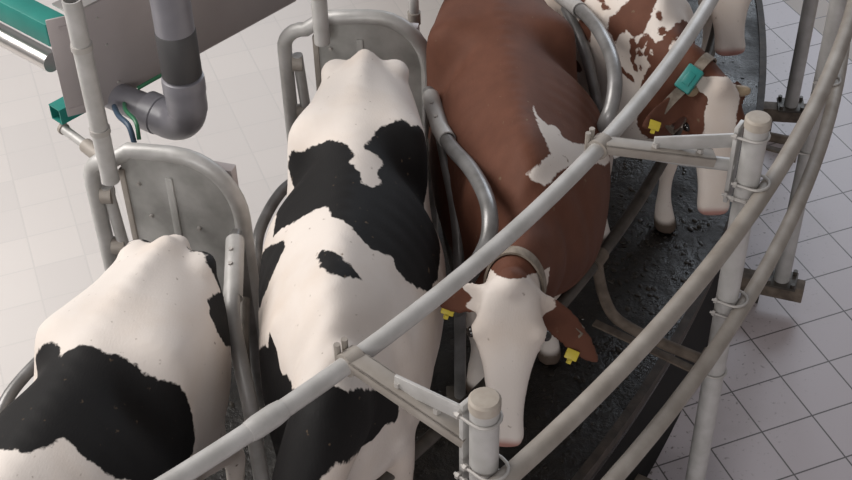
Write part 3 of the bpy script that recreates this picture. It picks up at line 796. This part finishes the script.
def make_divider(outer, inner, lowb, label):
    outer, inner, lowb = ([V(q) for q in L] for L in (outer, inner, lowb))
    root = empty('stall_divider', (inner[-1].x, inner[-1].y, PLAT), label, 'divider', 'tube dividers between the stalls')
    bm = bmesh.new(); tube(bm, crom(outer, 5), .031, 16); bm_obj('outer_loop', bm, M_GALV3, root)
    bm = bmesh.new(); tube(bm, crom(inner, 5), .026, 14); bm_obj('inner_loop', bm, M_GALV3, root)
    bm = bmesh.new(); tube(bm, crom(lowb, 5), .022, 12); bm_obj('lower_bar', bm, M_DIRTY, root)
    divider_ends(root, outer, lowb, inner[-1])
    return root
def divider_ends(root, outer, lowb, foot):
    d = (outer[1] - outer[0]).normalized()
    bm = bmesh.new(); hollow_tube(bm, [outer[0] - d * .015, outer[1], outer[2].lerp(outer[1], .4)], .037)
    sl = bm_obj('sleeve', bm, M_GALV, root)
    for t in (.35, .8): bolt_at(sl, outer[0].lerp(outer[1], t) + V((-.01, -.01, .036)), V((-.1, -.3, 1)), .010)
    b = outer[0] - d * .09; z0 = outer[0].z
    bm = bmesh.new(); tube(bm, [V((b.x, b.y, PLAT)), V((b.x, b.y, z0 - .07)), V((b.x, b.y, z0 - .02)) + d * .02, outer[0] + d * .03], .028, 14); bm_obj('rear_leg', bm, M_GALV3, root)
    for q in (foot, b):
        bm = bmesh.new(); F = frame((q.x, q.y, PLAT), (1, 0, 0)); box(bm, (-.06, -.06, 0), (.06, .06, .012), F, .003); bm_obj('foot_plate', bm, M_DIRTY, root)
def make_plain_divider():
    main = [V(q) for q in BAR_MAIN]; low = [V(q) for q in BAR_LOW]; kick = [V(q) for q in BAR_KICK]
    root = empty('stall_divider', (main[-1].x, main[-1].y, PLAT), 'd', 'divider', 'tube dividers between the stalls')
    bm = bmesh.new(); tube(bm, crom(main, 5), .031, 16); bm_obj('main_tube', bm, M_GALV, root)
    bm = bmesh.new(); tube(bm, crom(low, 5), .024, 12); bm_obj('lower_bar', bm, M_DIRTY, root)
    bm = bmesh.new(); tube(bm, crom(kick, 5), .026, 14); bm_obj('kick_loop', bm, M_GALV3, root)
    divider_ends(root, main, low, main[-1])
    return root
LOOP_OUT = [(0.036, 4.765, 2.000), (0.069, 4.519, 2.020), (0.113, 4.328, 2.060), (0.176, 4.118, 2.120), (0.220, 3.919, 2.160), (0.235, 3.779, 2.160), (0.225, 3.703, 2.110), (0.188, 3.685, 2.020), (0.146, 3.725, 1.880), (0.120, 3.871, 1.600)]
LOOP_IN = [(0.070, 4.574, 1.970), (0.093, 4.385, 1.930), (0.120, 4.211, 1.860), (0.133, 4.103, 1.740), (0.135, 4.071, 1.550), (0.135, 4.091, 0.852)]
LOOP_LOW = [(0.037, 4.801, 1.750), (0.055, 4.639, 1.680), (0.088, 4.454, 1.550), (0.123, 4.351, 1.380)]
LOOP2_OUT = [(0.642, 5.582, 2.020), (0.700, 5.421, 2.050), (0.743, 5.241, 2.100), (0.775, 5.002, 2.160), (0.796, 4.790, 2.180), (0.795, 4.633, 2.160), (0.776, 4.541, 2.100), (0.749, 4.533, 2.000), (0.770, 4.765, 1.700)]
LOOP2_IN = [(0.680, 5.469, 2.000), (0.725, 5.256, 1.970), (0.758, 5.098, 1.900), (0.786, 5.033, 1.780), (0.823, 5.156, 1.550), (0.823, 5.176, .852)]
LOOP2_LOW = [(0.711, 5.675, 1.750), (0.754, 5.560, 1.650), (0.813, 5.475, 1.500), (0.863, 5.498, 1.300)]
BAR_MAIN = [(-0.745, 3.986, 1.880), (-0.734, 3.812, 1.870), (-0.727, 3.624, 1.840), (-0.700, 3.507, 1.720), (-0.673, 3.428, 1.560), (-0.676, 3.438, 1.350), (-0.676, 3.458, 0.852)]
BAR_LOW = [(-0.727, 3.906, 1.650), (-0.721, 3.732, 1.600), (-0.717, 3.633, 1.450), (-0.703, 3.558, 1.300)]
BAR_KICK = [(-0.577, 4.934, 1.450), (-0.647, 4.823, 1.470), (-0.704, 4.668, 1.470), (-0.739, 4.514, 1.450), (-0.740, 4.381, 1.380), (-0.733, 4.349, 1.200)]

M_GALV3 = mat('worn_dark_tube', (.27, .265, .265), .36, .4, noise=(.16, .155, .15), nscale=9)

def spread(root, items):
    """first item turns the thing itself, the others turn copies: (degrees, lift, label)"""
    cps = [root] + [copy_tree(root) for _ in items[1:]]
    for o, (dg, dz, lb) in zip(cps, items):
        turned(o, dg, dz); o['label'] = lb
    return cps
spread(make_post(), [(0, 0, 'nearest grey fence post, beside the white-faced cow, with a tan stained cap'),
    (PITCH, 0, 'grey fence post with a stained cap in front of the speckled cow'),
    (2 * PITCH, 0, 'grey fence post right of the speckled cow, both outer rails crossing it'),
    (3 * PITCH, 0, 'dark fence post at the top right, its foot bolted to a beam')])
make_arm(AZ0, .6, 'grey bracket arm joining the nearest post to the neck rail')
make_arm(AZ0 + PITCH, 2.2, 'grey bracket arm in front of the speckled cow, joining post and neck rail')
spread(make_bracket(), [(PITCH, 0, 'muddy bent tube bracket in front of the white-faced cow, carrying the low rail'),
    (2 * PITCH, 0, 'muddy bent tube bracket beyond the speckled cow at the far post')])
make_hoop((-1.362, 4.37, 0), (-.735, 4.17, 0), .145, 2.0, 'arched galvanised rump gate behind the cow at the left')
make_hoop((-.632, 5.31, 0), (.03, 5.19, 0), .205, 2.02, 'arched galvanised rump gate behind the cow with the black saddle')
b_ = V((-.03, 5.40, 0))
root = empty('guide_post', b_ + V((0, 0, PLAT)), 'thin upright tube between the second rump gate and the red-brown cow', 'post')
bm = bmesh.new(); tube(bm, [b_ + V((0, 0, PLAT + .01)), b_ + V((0, 0, 2.75))], .024, 14); bm_obj('upright', bm, M_GALV, root)
bm = bmesh.new(); box(bm, (-.06, -.06, PLAT), (.06, .06, PLAT + .012), Matrix.Translation(b_), .003); bm_obj('foot_plate', bm, M_DIRTY, root)
bm = bmesh.new(); tube(bm, [b_ + V((0, 0, 1.98)), b_ + V((0, 0, 2.04))], .031, 14); bm_obj('collar_ring', bm, M_GALV2, root)

make_divider(LOOP_OUT, LOOP_IN, LOOP_LOW, 'looped grey tube divider between the saddle-marked cow and the red-brown cow')
make_divider(LOOP2_OUT, LOOP2_IN, LOOP2_LOW, 'looped grey tube divider between the red-brown cow and the speckled cow')
spread(make_plain_divider(), [(0, 0, 'grey tube divider between the two black and white cows'),
    (-PITCH, 0, 'curved grey tube at the far left beside the white-rumped cow')])

# ------------------------------------------------------------------ milking equipment over the pit
A_ = V((-1.434, 4.80, 0)); B_ = V((-.60, 5.69, 0)); pd = (B_ - A_).normalized(); pn = V((pd.y, -pd.x, 0))   # pn faces the cows
root = empty('equipment_casing', (A_ + B_) / 2 + V((0, 0, 1.95)), 'wide stainless steel casing above the pit, seen behind the grey plastic pipe', 'casing')
Z0, Z1 = 1.95, 2.43
Lp = (B_ - A_).length
F = frame(A_, pd)
bm = bmesh.new(); box(bm, (0, -.004, Z0), (Lp, .004, Z1), F, .0015); bm_obj('front_sheet', bm, M_STAIN, root)
bm = bmesh.new(); box(bm, (0, -.004, Z1), (Lp, .12, Z1 + .008), F, .0015); bm_obj('top_lip', bm, M_STEEL, root)
bm = bmesh.new(); box(bm, (0, -.004, Z0 - .008), (Lp, .05, Z0), F, .0015); bm_obj('bottom_lip', bm, M_STAIN, root)
fl = (-pd * .9 + pn * -.42).normalized(); F2 = frame(A_, fl)
bm = bmesh.new(); box(bm, (0, -.004, Z0), (.10, .004, Z1), F2, .0015)
box(bm, (.012, -.009, Z1 - .055), (.055, .009, Z1 - .04), F2); box(bm, (.012, -.009, Z0 + .03), (.09, .009, Z0 + .042), F2)
bm_obj('end_flange', bm, M_STAIN, root)
for t, z in ((.12, 2.36), (.14, 2.22), (.16, 2.02), (.42, 2.3), (.44, 2.1), (.75, 2.3)): bolt_at(root, A_ + pd * t + pn * .006 + V((0, 0, z)), pn, .007, .008)

# grey waste pipe with its bend
q = V((-.992, 4.69, 0)); hd_ = V((-.83, .55, 0)).normalized()
root = empty('waste_pipe', q + V((0, 0, 1.9)), 'thick grey plastic pipe coming down and bending under the steel casing', 'pipe')
bm = bmesh.new(); tube(bm, [q + V((0, 0, z)) for z in (2.2, 2.6, 3.2)], .080, 28); bm_obj('downpipe', bm, M_PVC, root)
bm = bmesh.new(); tube(bm, [q + V((0, 0, z)) for z in (2.20, 2.205, 2.41, 2.415)], [.080, .0835, .0835, .080], 28); tag(bm_obj('rubber_sleeve', bm, M_RUBBER, root), 'dark rubber sleeve')
bm = bmesh.new(); tube(bm, [q + V((0, 0, z)) for z in (2.02, 2.04, 2.11, 2.12, 2.17, 2.19, 2.195)], [.084, .086, .086, .090, .090, .088, .08], 28); bm_obj('socket', bm, M_PVC, root)
br_ = .125; c = q + hd_ * br_ + V((0, 0, 2.05))
pts = [q + V((0, 0, 2.06))] + [c - hd_ * (br_ * math.cos(t)) - V((0, 0, br_ * math.sin(t))) for t in np.linspace(0, PI / 2 * 1.08, 12)]
e_ = pts[-1]; dd = (pts[-1] - pts[-2]).normalized(); pts += [e_ + dd * .06]
bm = bmesh.new(); tube(bm, pts, .083, 28); bm_obj('bend', bm, M_PVC, root)
bm = bmesh.new(); tube(bm, [e_ + dd * .03, e_ + dd * .035, e_ + dd * .10, e_ + dd * .105], [.083, .088, .088, .08], 28); bm_obj('socket', bm, M_PVC, root)
bm = bmesh.new(); tube(bm, [e_ + dd * .10, e_ + dd * .2, e_ + dd * .45], [.07, .066, .066], 24); bm_obj('tail_pipe', bm, M_PVC, root)

# teal beam and steel pipe running in to the hub
hub = (CEN - V((-1.53, 4.86, 0))).normalized()
bm = bmesh.new(); s0 = V((-1.50, 4.86, 2.305)); F = frame(s0, hub); box(bm, (.03, -.052, -.055), (3.4, .052, .055), F, .006)
tag(bm_obj('support_beam', bm, M_TEAL), 'teal painted steel beam at the top left corner', 'beam')
bm = bmesh.new(); s1 = V((-1.60, 4.96, 2.10)); tube(bm, [s1, s1 + hub * 3.2], .047, 20)
tag(bm_obj('milk_pipe', bm, M_STEEL), 'shiny stainless pipe under the teal beam', 'pipe')
bm = bmesh.new(); s2 = V((-1.59, 4.80, 1.935)); F = frame(s2, pd)
for mn, mx in (((0, -.038, -.038), (1.1, -.033, .038)), ((0, .033, -.038), (1.1, .038, .038)), ((0, -.033, -.038), (1.1, .033, -.033)), ((0, -.033, .033), (1.1, .033, .038))): box(bm, mn, mx, F)
tag(bm_obj('square_tube', bm, M_TEAL, smooth=False), 'open end of a teal square tube below the steel casing', 'beam')
root = empty('vacuum_line', (-1.45, 4.6, 1.85), 'thin steel pipe with a thick fitting left of the rump gate', 'pipe')
a1_, b1_ = V((-1.58, 4.82, 1.85)), V((-1.40, 4.63, 1.85))
bm = bmesh.new(); tube(bm, [a1_, b1_], .021, 14); bm_obj('pipe', bm, M_GALV, root)
bm = bmesh.new(); tube(bm, [b1_.lerp(a1_, .32), b1_.lerp(a1_, .30), b1_, b1_ + (b1_ - a1_) * .12], [.024, .033, .034, .028], 16); bm_obj('fitting', bm, M_GALV2, root)
bm = bmesh.new(); tube(bm, [a1_, a1_ + (b1_ - a1_) * .06], .027, 14); bm_obj('end_cap', bm, M_GALV2, root)
root = empty('cable_loop', (-1.27, 4.6, 2.0), 'dark blue and green hoses hanging behind the rump gate corner', 'hose')
bm = bmesh.new(); tube(bm, crom([(-1.33, 4.80, 1.97), (-1.28, 4.66, 2.02), (-1.22, 4.56, 2.04), (-1.20, 4.52, 1.98)], 5), .012, 10); bm_obj('blue_hose', bm, M_BLUE, root)
bm = bmesh.new(); tube(bm, crom([(-1.29, 4.82, 1.97), (-1.25, 4.68, 2.03), (-1.19, 4.57, 2.05), (-1.18, 4.53, 1.99)], 5), .009, 10); bm_obj('green_hose', bm, M_HOSE, root)
bm = bmesh.new(); tube(bm, crom([(-1.23, 4.86, 2.02), (-1.16, 4.90, 2.04), (-1.05, 4.98, 2.06), (-.98, 5.02, 2.10)], 5), .009, 10); bm_obj('green_hose', bm, M_HOSE, root)
# ------------------------------------------------------------------ camera
cam = bpy.data.cameras.new('camera'); co_ = bpy.data.objects.new('camera', cam); COL.objects.link(co_)
p = math.radians(40.9); r = math.radians(-1.369)
fw = V((0, math.cos(p), -math.sin(p))); rt = V((1, 0, 0)); up = rt.cross(fw)
R_ = rt * math.cos(r) + up * math.sin(r); U_ = up * math.cos(r) - rt * math.sin(r)
Mc = Matrix((R_, U_, -fw)).transposed().to_4x4(); Mc.translation = V((0, 0, 5.325))
co_.matrix_world = Mc
cam.sensor_width = 36; cam.lens = 1351.3 / 852 * 36; cam.clip_start = .05; cam.clip_end = 200
SC.camera = co_

# ------------------------------------------------------------------ light: daylight from the glazed pit side, weak bounce elsewhere, an added fill behind the camera
w = bpy.data.worlds.new('world'); SC.world = w; w.use_nodes = True
w.node_tree.nodes['Background'].inputs[0].default_value = (1, .955, .96, 1)
w.node_tree.nodes['Background'].inputs[1].default_value = .27
def area(name, loc, target, size, power, col=(1, 1, 1)):
    l = bpy.data.lights.new(name, 'AREA'); l.shape = 'RECTANGLE'; l.size, l.size_y = size; l.energy = power; l.color = col
    o = bpy.data.objects.new(name, l); COL.objects.link(o); o.location = loc
    o.rotation_euler = (V(target) - V(loc)).to_track_quat('-Z', 'Y').to_euler()
    return o
area('pit_skylight', (-6.2, 5.2, 6.8), (-.8, 4.4, .8), (5., 5.), 720, (1, .965, .925))
area('camera_side_fill', (-3.5, -7, 5.2), (.3, 3.5, 1.6), (6, 3), 480, (1, .98, .96))  # unseen lamp added behind the camera to brighten faces and cow fronts
area('far_window', (5.5, 17, 7.4), (2, 6.5, .8), (7, 3.2), 560, (.80, .89, 1))
SC.view_settings.view_transform = 'Standard'; SC.view_settings.look = 'None'; SC.view_settings.gamma = 1; SC.view_settings.exposure = 0
